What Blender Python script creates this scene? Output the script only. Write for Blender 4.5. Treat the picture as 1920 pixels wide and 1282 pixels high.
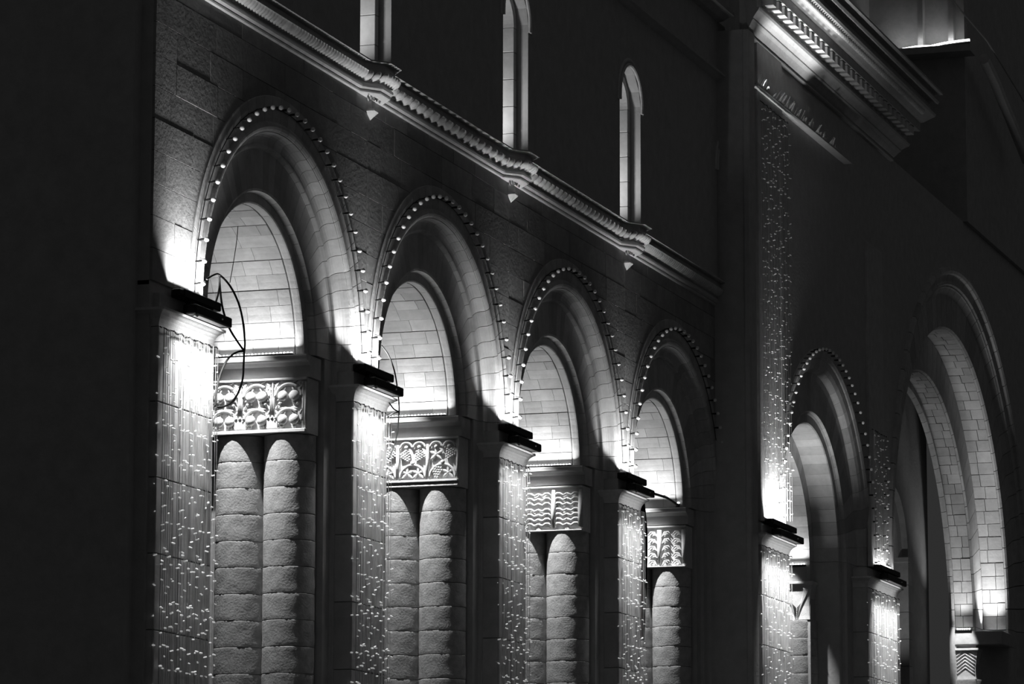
import bpy, math, random
from mathutils import Vector, Matrix
random.seed(7)
for o in list(bpy.data.objects): bpy.data.objects.remove(o)
S = bpy.context.scene
COL = S.collection
PI = math.pi
rad = math.radians

# ------------------------------------------------------------------ camera
CAM = Vector((-41.9564, -17.7484, -7.2186))
YAW, PITCH, ROLL = 0.321557, 0.158996, 0.00207
f = Vector((math.cos(YAW)*math.cos(PITCH), math.sin(YAW)*math.cos(PITCH), math.sin(PITCH)))
r = f.cross(Vector((0, 0, 1))).normalized(); u = r.cross(f)
r2 = r*math.cos(ROLL)+u*math.sin(ROLL); u2 = u*math.cos(ROLL)-r*math.sin(ROLL)
cd = bpy.data.cameras.new('camera'); cam = bpy.data.objects.new('camera', cd); COL.objects.link(cam)
M4 = Matrix((r2, u2, -f)).transposed().to_4x4(); M4.translation = CAM
cam.matrix_world = M4
cd.sensor_width = 36; cd.lens = 135; cd.clip_end = 400; cd.clip_start = 1
S.camera = cam

# ------------------------------------------------------------------ world, exposure
W = bpy.data.worlds.new('night_sky'); S.world = W; W.use_nodes = True
W.node_tree.nodes['Background'].inputs[0].default_value = (1, 1, 1, 1)
W.node_tree.nodes['Background'].inputs[1].default_value = 0.027
S.view_settings.view_transform = 'Standard'; S.view_settings.look = 'None'
S.view_settings.exposure = 0.0; S.view_settings.gamma = 1.0; S.view_settings.use_curve_mapping = False

# light levels (watts) of every kind of lamp the facade carries
P_UP, P_DOWN = 40.0, 20.0
P_LED, P_COL, P_WIN = 9.0, 1000.0, 9.0
GROUND = -8.92

# ------------------------------------------------------------------ materials
def mat(name, col=0.5, rough=0.8, var=0.0, bump=0.0, scale=6.0, rand=0.0, spec=0.3, emit=None, metal=0.0, trans=0.0, mott=0.0):
    m = bpy.data.materials.new(name); m.use_nodes = True
    n, l = m.node_tree.nodes, m.node_tree.links
    b = n['Principled BSDF']
    b.inputs['Base Color'].default_value = (col, col, col, 1)
    b.inputs['Roughness'].default_value = rough
    b.inputs['Specular IOR Level'].default_value = spec
    b.inputs['Metallic'].default_value = metal
    b.inputs['Transmission Weight'].default_value = trans
    if emit:
        b.inputs['Emission Color'].default_value = (1, 1, 1, 1); b.inputs['Emission Strength'].default_value = emit
        try: m.cycles.emission_sampling = 'NONE'
        except Exception: pass
    if var or rand or bump:
        g = n.new('ShaderNodeNewGeometry')
        n1 = n.new('ShaderNodeTexNoise'); n1.inputs['Scale'].default_value = scale; n1.inputs['Detail'].default_value = 6; n1.inputs['Roughness'].default_value = 0.65
        l.new(g.outputs['Position'], n1.inputs['Vector'])
        a = n.new('ShaderNodeMapRange'); a.inputs['From Min'].default_value = 0.25; a.inputs['From Max'].default_value = 0.75
        a.inputs['To Min'].default_value = col*(1-var); a.inputs['To Max'].default_value = col*(1+var)
        l.new(n1.outputs['Fac'], a.inputs['Value'])
        oi = n.new('ShaderNodeObjectInfo')
        c = n.new('ShaderNodeMapRange'); c.inputs['To Min'].default_value = 1-rand; c.inputs['To Max'].default_value = 1+rand*0.5
        l.new(oi.outputs['Random'], c.inputs['Value'])
        mu = n.new('ShaderNodeMath'); mu.operation = 'MULTIPLY'
        l.new(a.outputs[0], mu.inputs[0]); l.new(c.outputs[0], mu.inputs[1])
        cc = n.new('ShaderNodeCombineColor')
        for i in range(3): l.new(mu.outputs[0], cc.inputs[i])
        l.new(cc.outputs[0], b.inputs['Base Color'])
        if bump:
            n2 = n.new('ShaderNodeTexNoise'); n2.inputs['Scale'].default_value = scale*4; n2.inputs['Detail'].default_value = 8
            l.new(g.outputs['Position'], n2.inputs['Vector'])
            bp = n.new('ShaderNodeBump'); bp.inputs['Strength'].default_value = bump; bp.inputs['Distance'].default_value = 0.02
            l.new(n2.outputs['Fac'], bp.inputs['Height']); l.new(bp.outputs[0], b.inputs['Normal'])
    return m
STONE = mat('limestone_blocks', 0.50, 0.9, 0.16, 0.14, 5, 0.20)
ROUGH = mat('hewn_limestone', 0.46, 0.95, 0.28, 0.28, 9, 0.12)
WSTONE = mat('shade_toned_wall_blocks', 0.34, 0.92, 0.2, 0.14, 5, 0.2)  # same limestone, its colour lowered so the wall looks less lit
PLAIN = mat('limestone_plain', 0.48, 0.9, 0.14, 0.25, 4, 0.05)
CARVE = mat('carved_limestone', 0.64, 0.9, 0.12, 0.2, 14, 0.05)
BLACK = mat('black_painted_metal', 0.012, 0.55, spec=0.25)
RUBBER = mat('black_rubber', 0.01, 0.7, spec=0.2)
LAMPLIT = mat('lit_plastic_lamp', 0.9, 0.3, spec=0.6, emit=0.2)
WIRE = mat('pale_wire', 0.42, 0.5)
GLOBE = mat('opal_globe', 0.8, 0.25, spec=0.5)
LAMP = mat('clear_plastic_lamp', 0.85, 0.3, spec=0.6, emit=0.05)
LED = mat('lit_led', 0.9, 0.4, emit=6.0)
LENS = mat('frosted_lens', 0.3, 0.3)
GLASS = mat('dark_window_glass', 0.01, 0.08, spec=0.5)
GALV = mat('galvanised_metal', 0.45, 0.45, metal=0.6)
PAVE = mat('paving', 0.2, 0.9, 0.2, 0.2, 2)
CLOTH = mat('dark_cloth', 0.008, 0.95, spec=0.1)

# ------------------------------------------------------------------ mesh helpers
CACHE = {}
def mk(name, V, F, m, smooth=False):
    me = bpy.data.meshes.new(name); me.from_pydata([tuple(v) for v in V], [], F)
    me.materials.append(m)
    if smooth:
        for p in me.polygons: p.use_smooth = True
    me.update(); return me
def O(name, me, parent=None, loc=(0, 0, 0), rot=(0, 0, 0), scale=(1, 1, 1)):
    o = bpy.data.objects.new(name, me); COL.objects.link(o)
    o.location = loc; o.rotation_euler = rot; o.scale = scale
    if parent: o.parent = parent
    return o
def thing(name, label, cat, loc=(0, 0, 0), group=None, me=None):
    o = O(name, me, None, loc); o['label'] = label; o['category'] = cat
    if group: o['group'] = group
    return o
def struct(name, label, me=None, loc=(0, 0, 0)):
    o = O(name, me, None, loc); o['kind'] = 'structure'; o['label'] = label
    return o
class B:
    """collects simple solids into one mesh"""
    def __init__(s): s.V = []; s.F = []
    def add(s, V, F):
        n = len(s.V); s.V += [tuple(v) for v in V]; s.F += [tuple(i+n for i in q) for q in F]; return s
    def box(s, x0, x1, y0, y1, z0, z1, bev=0.0):
        if bev <= 0:
            V = [(x, y, z) for x in (x0, x1) for y in (y0, y1) for z in (z0, z1)]
            return s.add(V, [(0, 1, 3, 2), (4, 6, 7, 5), (0, 4, 5, 1), (2, 3, 7, 6), (0, 2, 6, 4), (1, 5, 7, 3)])
        b = bev; V = []; idx = {}
        for i, x in enumerate((x0, x1)):
            for j, y in enumerate((y0, y1)):
                for k, z in enumerate((z0, z1)):
                    sx, sy, sz = (1-2*i), (1-2*j), (1-2*k)
                    for a, v in enumerate(((x, y+sy*b, z+sz*b), (x+sx*b, y, z+sz*b), (x+sx*b, y+sy*b, z))):
                        idx[i, j, k, a] = len(V); V.append(v)
        F = []
        for i in (0, 1):
            q = [idx[i, j, k, 0] for j, k in ((0, 0), (1, 0), (1, 1), (0, 1))]; F.append(q if i else q[::-1])
            q = [idx[j, i, k, 1] for j, k in ((0, 0), (1, 0), (1, 1), (0, 1))]; F.append(q[::-1] if i else q)
            q = [idx[j, k, i, 2] for j, k in ((0, 0), (1, 0), (1, 1), (0, 1))]; F.append(q if i else q[::-1])
        for i in (0, 1):
            for j in (0, 1):
                F.append((idx[i, j, 0, 0], idx[i, j, 1, 0], idx[i, j, 1, 1], idx[i, j, 0, 1]))
                F.append((idx[i, 0, j, 0], idx[i, 1, j, 0], idx[i, 1, j, 2], idx[i, 0, j, 2]))
                F.append((idx[0, i, j, 1], idx[1, i, j, 1], idx[1, i, j, 2], idx[0, i, j, 2]))
                for k in (0, 1): F.append((idx[i, j, k, 0], idx[i, j, k, 1], idx[i, j, k, 2]))
        return s.add(V, F)
    def prism(s, poly, y0, y1):
        """poly: list of (x,z), extruded along y"""
        n = len(poly); V = [(x, y0, z) for x, z in poly]+[(x, y1, z) for x, z in poly]
        F = [tuple(range(n)), tuple(range(2*n-1, n-1, -1))]+[(i, i+n, (i+1) % n+n, (i+1) % n) for i in range(n)]
        return s.add(V, F)
    def prismz(s, poly, z0, z1):
        n = len(poly); V = [(x, y, z0) for x, y in poly]+[(x, y, z1) for x, y in poly]
        F = [tuple(range(n)), tuple(range(2*n-1, n-1, -1))]+[(i, i+n, (i+1) % n+n, (i+1) % n) for i in range(n)]
        return s.add(V, F)
    def tube(s, pts, rr, n=6, cap=True):
        P = [Vector(p) for p in pts]; V = []; F = []
        up = None
        for i, p in enumerate(P):
            t = (P[min(i+1, len(P)-1)]-P[max(i-1, 0)]).normalized()
            if up is None:
                up = Vector((1, 0, 0)) if abs(t.x) < .9 else Vector((0, 1, 0))
            a = (up-t*up.dot(t)).normalized(); b = t.cross(a); up = a
            q = rr[i] if isinstance(rr, (list, tuple)) else rr
            for k in range(n): V.append(p+(a*math.cos(2*PI*k/n)+b*math.sin(2*PI*k/n))*q)
        for i in range(len(P)-1):
            for k in range(n): F.append((i*n+k, i*n+(k+1) % n, (i+1)*n+(k+1) % n, (i+1)*n+k))
        if cap: F.append(tuple(range(n-1, -1, -1))); F.append(tuple(range((len(P)-1)*n, len(P)*n)))
        return s.add(V, F)
    def ball(s, c, rx, ry=None, rz=None, n=10, m=6):
        ry = rx if ry is None else ry; rz = rx if rz is None else rz
        V = [(c[0], c[1], c[2]+rz)]
        for i in range(1, m):
            t = PI*i/m
            for k in range(n): V.append((c[0]+rx*math.sin(t)*math.cos(2*PI*k/n), c[1]+ry*math.sin(t)*math.sin(2*PI*k/n), c[2]+rz*math.cos(t)))
        V.append((c[0], c[1], c[2]-rz)); e = len(V)-1
        F = [(0, 1+k, 1+(k+1) % n) for k in range(n)]
        for i in range(m-2):
            for k in range(n): F.append((1+i*n+k, 1+(i+1)*n+k, 1+(i+1)*n+(k+1) % n, 1+i*n+(k+1) % n))
        F += [(e, 1+(m-2)*n+(k+1) % n, 1+(m-2)*n+k) for k in range(n)]
        return s.add(V, F)
    def mesh(s, name, m, smooth=False): return mk(name, s.V, s.F, m, smooth)
def cached(key, fn):
    if key not in CACHE: CACHE[key] = fn()
    return CACHE[key]
def area(name, loc, target, sx, sy, power, spread=180, parent=None):
    L = bpy.data.lights.new(name, 'AREA'); L.shape = 'RECTANGLE'; L.size = sx; L.size_y = sy; L.energy = power; L.spread = rad(spread)
    o = bpy.data.objects.new(name, L); COL.objects.link(o)
    d = (Vector(target)-Vector(loc)).normalized()
    # local x kept level along the long side
    z = -d
    ref = AXIS
    x = (ref-z*ref.dot(z)).normalized(); y = z.cross(x)
    m = Matrix((x, y, z)).transposed().to_4x4()
    m.translation = Vector(loc)-(Vector(parent.location) if parent else Vector((0, 0, 0)))
    o.matrix_local = m
    if parent: o.parent = parent
    return o
AXIS = Vector((1, 0, 0))
def spot(name, loc, target, power, angle, blend=0.5, size=0.05, parent=None):
    L = bpy.data.lights.new(name, 'SPOT'); L.energy = power; L.spot_size = rad(angle); L.spot_blend = blend; L.shadow_soft_size = size
    o = bpy.data.objects.new(name, L); COL.objects.link(o)
    d = (Vector(target)-Vector(loc)).normalized()
    o.rotation_euler = d.to_track_quat('-Z', 'Y').to_euler()
    o.location = Vector(loc)-(Vector(parent.location) if parent else Vector((0, 0, 0)))
    if parent: o.parent = parent
    return o

def half_poly(x0, x1, z0, z1, cx, zc, R, n=10):
    """(x,z) polygon of the rectangle minus an arch (circle on top of a straight jamb); the rectangle lies on one side of cx"""
    left = (x0+x1)/2 < cx
    def lim(z):
        h = z-zc
        if h >= R: return 0.0
        return R if h <= 0 else math.sqrt(R*R-h*h)
    zs = [z0+(z1-z0)*i/n for i in range(n+1)]
    if z0 < zc < z1: zs.append(zc)
    if z0 < zc+R < z1: zs.append(zc+R); zs.append(zc+R-1e-4); zs.append(zc+R*0.995); zs.append(zc+R*0.98)
    for xe in (x0, x1):
        d = abs(xe-cx)
        if d < R:
            zz = zc+math.sqrt(R*R-d*d)
            if z0 < zz < z1: zs.append(zz)
    zs = sorted(set(zs)); a = []; b = []
    for z in zs:
        if left: lo, hi = x0, min(x1, cx-lim(z))
        else: lo, hi = max(x0, cx+lim(z)), x1
        if hi-lo < -1e-6: continue
        a.append((lo, z)); b.append((max(hi, lo), z))
    if len(a) < 2: return None
    def simp(P):
        out = [P[0]]
        for i in range(1, len(P)-1):
            (ax, az), (bx, bz), (cx_, cz) = out[-1], P[i], P[i+1]
            if abs((bx-ax)*(cz-az)-(cx_-ax)*(bz-az)) > 1e-7: out.append(P[i])
        out.append(P[-1]); return out
    a = simp(a); b = simp(b)
    if max(q[0] for q in b)-min(q[0] for q in a) < 0.03: return None
    P = a+b[::-1]; Q = []
    for q in P:
        if not Q or (abs(q[0]-Q[-1][0])+abs(q[1]-Q[-1][1])) > 1e-5: Q.append(q)
    if abs(Q[0][0]-Q[-1][0])+abs(Q[0][1]-Q[-1][1]) < 1e-5: Q.pop()
    return Q if len(Q) > 2 else None

def ring_piece(name, prof, a0, a1, m, seg=3, smooth=False):
    """closed profile [(R,Y)] swept about the Y axis from angle a0 to a1 (degrees from the crown)"""
    n = len(prof); V = []; F = []
    for i in range(seg+1):
        t = rad(a0+(a1-a0)*i/seg)
        for R, Y in prof: V.append((R*math.sin(t), Y, R*math.cos(t)))
    for i in range(seg):
        for k in range(n): F.append((i*n+k, i*n+(k+1) % n, (i+1)*n+(k+1) % n, (i+1)*n+k))
    F.append(tuple(range(n-1, -1, -1))); F.append(tuple(range(seg*n, (seg+1)*n)))
    return mk(name, V, F, m, smooth)

# ================================================================== THE FACADE
BAY, CX0, ZC = 6.0, 2.375, 0.535
WALL = 0.07
NB = 4
ORD = ['nearest', 'second', 'third', 'fourth']
b = B()
b.box(-60, 120, -60, 40, GROUND-0.3, GROUND)
struct('floor', 'dark paved ground in front of the building', b.mesh('floor', PAVE))

# ---- lower front wall: core of spandrels and piers, stone blocks on top
b = B()
for k in range(NB):
    cx = CX0+BAY*k; xl = cx-3.0 if k else -1.68; xr = cx+3.0
    for x0, x1 in ((xl, cx), (cx, xr)):
        P = half_poly(x0, x1, ZC-0.05, 4.3, cx, ZC, 2.98, 26)
        if P: b.prism(P, WALL+0.035, 0.55)
# piers below the springing
JL, JR = CX0-1.657, CX0+1.657
for k in range(NB+1):
    x0 = JR+BAY*(k-1)+0.36 if k else -1.68
    x1 = JL+BAY*k-0.36 if k < NB else 23.2
    b.box(x0, x1, 0.42, 1.86, GROUND, ZC-0.08)
    if k == 0: b.box(-1.68, -.35, WALL+.03, .42, GROUND, ZC)
wall_front = struct('wall_front', 'stone arcade wall with tall round arches', b.mesh('wall_front', PLAIN))
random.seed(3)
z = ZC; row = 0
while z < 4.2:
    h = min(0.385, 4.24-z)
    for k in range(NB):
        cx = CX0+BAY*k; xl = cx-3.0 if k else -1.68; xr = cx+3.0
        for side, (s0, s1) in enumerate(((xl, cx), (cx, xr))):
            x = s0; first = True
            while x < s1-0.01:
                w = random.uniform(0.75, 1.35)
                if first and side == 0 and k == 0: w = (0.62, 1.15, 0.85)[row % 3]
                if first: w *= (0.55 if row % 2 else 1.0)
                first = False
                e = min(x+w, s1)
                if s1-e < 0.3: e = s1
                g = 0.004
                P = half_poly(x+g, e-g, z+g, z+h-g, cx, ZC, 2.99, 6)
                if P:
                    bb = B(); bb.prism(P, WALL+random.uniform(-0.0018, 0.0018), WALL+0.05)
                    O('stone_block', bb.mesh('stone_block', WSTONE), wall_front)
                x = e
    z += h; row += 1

# ---- archivolts: one ring of voussoirs for each arch
PROF = [(3.0, .075), (2.985, .062), (2.72, .075), (2.67, .085), (2.655, .065), (2.63, .05), (2.60, .05), (2.57, .062), (2.545, .082),
        (2.545, .095), (2.532, .095), (2.530, .105), (2.528, .16), (2.517, .20), (2.495, .228), (2.455, .246), (2.40, .255),
        (2.378, .245), (2.36, .25), (2.352, .265), (2.348, .285), (2.335, .305), (2.30, .31), (2.25, .312), (1.84, .315), (1.81, .325), (1.80, .385), (1.79, .42), (1.79, .60), (3.0, .60)]
NV = 33
def archivolt(cx, zc, prof, nv, label, key, y0=0.0, rmin=None):
    t = struct('trim_arch', label, None, (cx, y0, zc))
    st = 180.0/nv; g = 0.16 if nv > 30 else 0.1
    me = cached(key, lambda: ring_piece('voussoir', prof, -st/2+g/2, st/2-g/2, STONE, 3))
    for i in range(nv): O('voussoir', me, t, (0, 0, 0), (0, rad(-90+st*(i+.5)), 0))
    # straight jambs below the springing
    for s in (-1, 1):
        jp = [(R, Y) for R, Y in prof if R < prof[0][0]-.2 and (rmin is None or R > rmin)]
        if rmin: jp += [(rmin, jp[-1][1]+.003), (rmin, .60)]
        bb = B(); bb.prismz([(s*R, Y) for R, Y in jp][::s], GROUND-zc, -0.004)
        O('jamb', bb.mesh('jamb', PLAIN), t)
    return t
trims = []
for k in range(NB):
    trims.append(archivolt(CX0+BAY*k, ZC, PROF, NV, '%s moulded stone arch of the arcade counted from the left' % ORD[k], 'vous', 0.0, 2.12))

# ---- barrel vault of the inner arch: edge roll and courses of blocks
RI, VY0, VY1 = 1.657, 0.42, 1.86
def vault(k, cx, zc):
    t = struct('trim_vault', 'coursed stone barrel vault inside the %s arch' % ORD[k], None, (cx, 0, zc))
    nc = 24; st = 180/nc
    edge = cached('edge', lambda: ring_piece('edge_stone', [(RI+.14, VY0), (RI+.02, VY0), (RI+.004, VY0+.01), (RI, VY0+.03), (RI, VY0+.10), (RI+.004, VY0+.118), (RI+.022, VY0+.124), (RI+.022, VY0+.134), (RI+.14, VY0+.134)], -st+.1, st-.1, STONE, 4))
    for i in range(nc//2): O('edge_stone', edge, t, (0, 0, 0), (0, rad(-90+st*(2*i+1)), 0))
    rnd = random.Random(11)
    cuts = []
    for i in range(nc):
        c = [VY0+.137]; y = c[0]+rnd.uniform(.15, .5)
        while y < VY1-.15: c.append(y); y += rnd.uniform(.26, .62)
        c.append(VY1); cuts.append(c)
    for i in range(nc):
        for j in range(len(cuts[i])-1):
            y0, y1 = cuts[i][j]+.0025, cuts[i][j+1]-.0025; e = ((i*7+j*5) % 5)*.0016
            me = cached(('vb', i, j), lambda: ring_piece('vault_block', [(RI+e, y0), (RI+e, y1), (RI+.16, y1), (RI+.16, y0)], -st/2+.11, st/2-.11, STONE, 2))
            O('vault_block', me, t, (0, 0, 0), (0, rad(-90+st*(i+.5)), 0))
    bb = B(); me = ring_piece('vault_core', [(RI+.03, VY0+.05), (RI+.03, VY1), (RI+.3, VY1), (RI+.3, VY0+.05)], -90, 90, PLAIN, 48)
    O('vault_core', me, t)
    return t
for k in range(NB): vault(k, CX0+BAY*k, ZC)

# ---- impost ledges, both sides of every opening
b0 = B()
def ledge_mesh():
    bb = B()
    # local: +x points into the stone, opening on the -x side; y,z as world
    bb.prism([(0.40, ZC-.02), (-0.12, ZC-.02), (-0.13, ZC-.035), (-0.13, ZC-.085), (-0.115, ZC-.10), (-0.06, ZC-.11), (0.0, ZC-.15), (0.012, ZC-.30), (0.40, ZC-.30)], 0.34, 1.88)
    return bb.mesh('impost', PLAIN)
IMP = ledge_mesh()
for k in range(NB):
    t = struct('trim_impost', 'plain stone impost ledge under the vault of the %s arch' % ORD[k], None, (JR+BAY*k, 0, 0))
    O('ledge', IMP, t)
    o = O('ledge', IMP, t, (-(JR-JL), 2.22, 0), (0, 0, PI))

# ---- twin engaged columns on each jamb
CR = 0.34
def drum_mesh(h, seed, m):
    rnd = random.Random(seed); n, L = 36, 8; V = []; F = []
    ph = [rnd.uniform(0, 6.28) for _ in range(6)]
    for i in range(L+1):
        zz = (0, .025, .17, .33, .5, .67, .83, .975, 1)[i]
        for k in range(n):
            a = 2*PI*k/n
            d = 0.0045*(math.sin(3*a+ph[0]+4*zz)*math.sin(5*zz+ph[1])+.7*math.sin(7*a+ph[2]-6*zz)+.5*math.sin(13*a+ph[3]+9*zz))*.45+rnd.uniform(-.0012, .0012)
            if i in (0, L): d -= 0.0015
            wob = 0.003*math.sin(a*2+ph[4]) if i in (0,) else 0
            V.append(((CR+d)*math.cos(a), (CR+d)*math.sin(a), -h+zz*h+wob))
    for i in range(L):
        for k in range(n): F.append((i*n+k, i*n+(k+1) % n, (i+1)*n+(k+1) % n, (i+1)*n+k))
    F.append(tuple(range(n-1, -1, -1))); F.append(tuple(range(L*n, (L+1)*n)))
    me = mk('drum', V, F, m, True)
    me.polygons[len(F)-1].use_smooth = False; me.polygons[len(F)-2].use_smooth = False
    return me
def column(name, label, x, y, ztop, cat='column', group=None, m=ROUGH):
    t = thing(name, label, cat, (x, y, GROUND), group)
    z = ztop-GROUND; i = 0
    while z > 0.01:
        h = 0.345 if z > 3.4+1.4 else (z-0.0 if z < 0.9 else 0.9)
        v = (i*3+int(abs(x)*7)+int(y*11)) % 7
        me = cached(('drum', v, round(h, 3)), lambda: drum_mesh(h-.005, v, m))
        O('drum', me, t, (0, 0, z), (0, 0, (i*1.3) % 6.28)); z -= h; i += 1
    return t
CAPN = ['pomegranate-carved', 'grape-carved', 'feather-leaf carved', 'palmette-carved']
YC = 1.06
for k in range(NB):
    xj = JR+BAY*k
    for s, nm in ((-1, 'outer'), (1, 'inner')):
        column('engaged_column', '%s of the twin rough stone half-columns below the %s capital' % ('outer right-hand' if s < 0 else 'inner left-hand', CAPN[k]),
               xj-0.045+CR, YC+s*CR, -0.505)
    bb = B(); bb.box(xj+.25, xj+1.0, 0.42, 1.80, GROUND, -.5)
    st = struct('wall_jamb', 'plain stone pier core behind the columns of the %s arch' % ORD[k], bb.mesh('wall_jamb', PLAIN))
    bb = B(); bb.box(JL+BAY*k-1.0, JL+BAY*k-0.25, 0.42, 1.80, GROUND, -.5)
    struct('wall_jamb', 'plain stone pier core on the near side of the %s arch' % ORD[k], bb.mesh('wall_jamb', PLAIN))

# ---- carved capitals.  local coordinates: u to the right (-Y), v up from the top edge, d towards the viewer (-X)
US = 0.06
def P3(u_, v_, d_): return (-d_*.62, -u_-US, v_)
def ctube(bb, pts, rr, n=6): bb.tube([P3(*p) for p in pts], rr, n)
def arc(uc, vc, ra, rb, a0, a1, d, n=10): return [(uc+ra*math.cos(rad(a0+(a1-a0)*i/n)), vc+rb*math.sin(rad(a0+(a1-a0)*i/n)), d) for i in range(n+1)]
def leaf(bb, u0, v0, u1, v1, w, d=0.03, th=0.02):
    L = math.hypot(u1-u0, v1-v0); tx, tv = (u1-u0)/L, (v1-v0)/L; nx, nv = -tv, tx
    pr = [(0, .25), (.25, .8), (.5, 1), (.75, .75), (1, .08)]; V = []; F = []
    for s, q in pr:
        c = (u0+tx*L*s, v0+tv*L*s)
        V += [P3(c[0]+nx*w*q, c[1]+nv*w*q, d-th), P3(c[0]+nx*w*q*.5, c[1]+nv*w*q*.5, d+th*.6), P3(c[0], c[1], d+th*.15), P3(c[0]-nx*w*q*.5, c[1]-nv*w*q*.5, d+th*.6), P3(c[0]-nx*w*q, c[1]-nv*w*q, d-th)]
    for i in range(4):
        for k in range(4): F.append((i*5+k, i*5+k+1, (i+1)*5+k+1, (i+1)*5+k))
        F.append((i*5+4, i*5, (i+1)*5, (i+1)*5+4))
    F.append((0, 1, 2, 3, 4)); F.append((24, 23, 22, 21, 20))
    bb.add(V, F)
def cap_base(label, x, y, ztop, half, H, bev=True, border=0.03):
    t = thing('carved_capital', label, 'capital', (x, y, ztop))
    bb = B(); bb.box(0.0, 0.40, -half, half, -H, 0); O('block', bb.mesh('block', CARVE), t)
    bb = B(); bb.box(-.055, 0, -half-.01, half+.01, -border, 0, .006); O('abacus', bb.mesh('abacus', CARVE), t)
    return t
def part(t, name, bb, smooth=True, label=None):
    o = O(name, bb.mesh(name, CARVE, smooth), t)
    if label: o['label'] = label
    return o
HC, HW, US = 0.72, 0.69, 0.06
# first: pomegranates
t = cap_base('wide stone capital carved with pairs of pomegranates', JR-0.01, YC, 0.225, HW, HC)
bb = B(); bb.box(-.065, 0, -HW, HW, -HC, -HC+.05, .008); part(t, 'base_slab', bb, False)
for uu in (HW-US-.015, HW-US-.05): bb = B(); ctube(bb, [(uu, -.06, .03), (uu, -HC+.05, .03)], .015); part(t, 'edge_bead', bb)
for uc in (.385, -.065, -.515):
    for vv, rr in ((-.235, .068), (-.545, .066)):
        for s in (-1, 1):
            if uc < -.5 and s < 0 and False: continue
            bb = B(); bb.ball(P3(uc+s*.079, vv, .06), .045, rr+.004, rr+.004, 14, 9); o = part(t, 'pomegranate', bb)
            b2 = B(); ctube(b2, [(uc+s*.085, vv-rr*.8, .04), (uc+s*.088, vv-rr-.035, .045)], [.016, .026], 8); o2 = O('crown', b2.mesh('crown', CARVE, True), o)
            b2 = B(); ctube(b2, [(uc+s*.07, vv+rr*.85, .035), (uc+s*.045, vv+rr+.05, .035)], .012); O('stalk', b2.mesh('stalk', CARVE, True), o)
    for vv in (-.275, -.60):
        bb = B(); ctube(bb, arc(uc, vv, .185, .195, 8, 130, .035, 12), .021); ctube(bb, arc(uc, vv, .185, .195, 50, 172, .05, 12), .021); part(t, 'vine', bb)
        for s in (-1, 1):
            bb = B(); leaf(bb, uc+s*.02, vv+.215, uc+s*.13, vv+.255 if vv > -.3 else vv+.20, .022, .04); part(t, 'leaf', bb)
            bb = B(); leaf(bb, uc+s*.13, vv+.10, uc+s*.20, vv+.20, .020, .05); part(t, 'leaf', bb)
            bb = B(); leaf(bb, uc+s*.10, vv+.02, uc+s*.165, vv-.02, .018, .05); part(t, 'leaf', bb)
    for s in (-1, 1):
        bb = B(); bb.ball(P3(uc+s*.125, -.335, .05), .022, .022, .022, 8, 5); part(t, 'bud', bb)
for uc in (.16, -.29):
    bb = B()
    for q in (-.028, 0, .028): ctube(bb, [(uc+q, -.52, .04), (uc+q*.8, -.28, .04), (uc+q*1.6, -.12, .045), (uc+q*3.2, -.045, .04)], [.02, .015, .014, .010])
    part(t, 'stem', bb)
    for s in (-1, 1):
        for v0, v1, w in ((-.20, -.08, .10), (-.15, -.05, .07), (-.44, -.34, .075), (-.52, -.46, .07)):
            bb = B(); leaf(bb, uc+s*.02, v0, uc+s*w, v1, .018, .045); part(t, 'leaf', bb)
    bb = B(); bb.box(-.045, 0, -uc-US-.085, -uc-US+.085, -.66, -.50, .012)
    part(t, 'calyx', bb, False)
    for q in (-.055, 0, .055): bb = B(); ctube(bb, [(uc+q, -.53, .045), (uc+q, -.485, .05)], [.03, .012], 8); part(t, 'calyx_lobe', bb)
# second: grapes
t = cap_base('wide stone capital carved with grape clusters and vine leaves', JR+BAY-0.01, YC, 0.225, HW, HC)
bb = B(); bb.box(-.07, 0, -HW, HW, -HC+.065, -HC+.10, .008); part(t, 'lower_fillet', bb, False)
bb = B(); bb.box(-.055, 0, -HW, HW, -HC, -HC+.03, .008); part(t, 'base_slab', bb, False)
bb = B(); ctube(bb, [(HW-US-.015, -.03, .03), (HW-US-.015, -HC+.08, .03)], .02); part(t, 'edge_bead', bb)
def grapes(t, uc, vc, ang, rnd):
    bb = B(); ca, sa = math.cos(rad(ang)), math.sin(rad(ang))
    for rw, n in enumerate((4, 5, 4, 3, 2)):
        for j in range(n):
            a, c = (j-(n-1)/2)*.034, .07-rw*.034
            bb.ball(P3(uc+a*ca-c*sa, vc+a*sa+c*ca, .045+rnd.uniform(0, .012)), .019, .0185, .0185, 8, 5)
    part(t, 'grape_cluster', bb)
def vine_leaf(t, uc, vc, sc, d=.05):
    bb = B()
    for a in (90, 25, 155, -40, 220): leaf(bb, uc, vc, uc+sc*math.cos(rad(a)), vc+sc*math.sin(rad(a)), sc*.26, d, .022)
    part(t, 'vine_leaf', bb)
rnd = random.Random(5)
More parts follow.
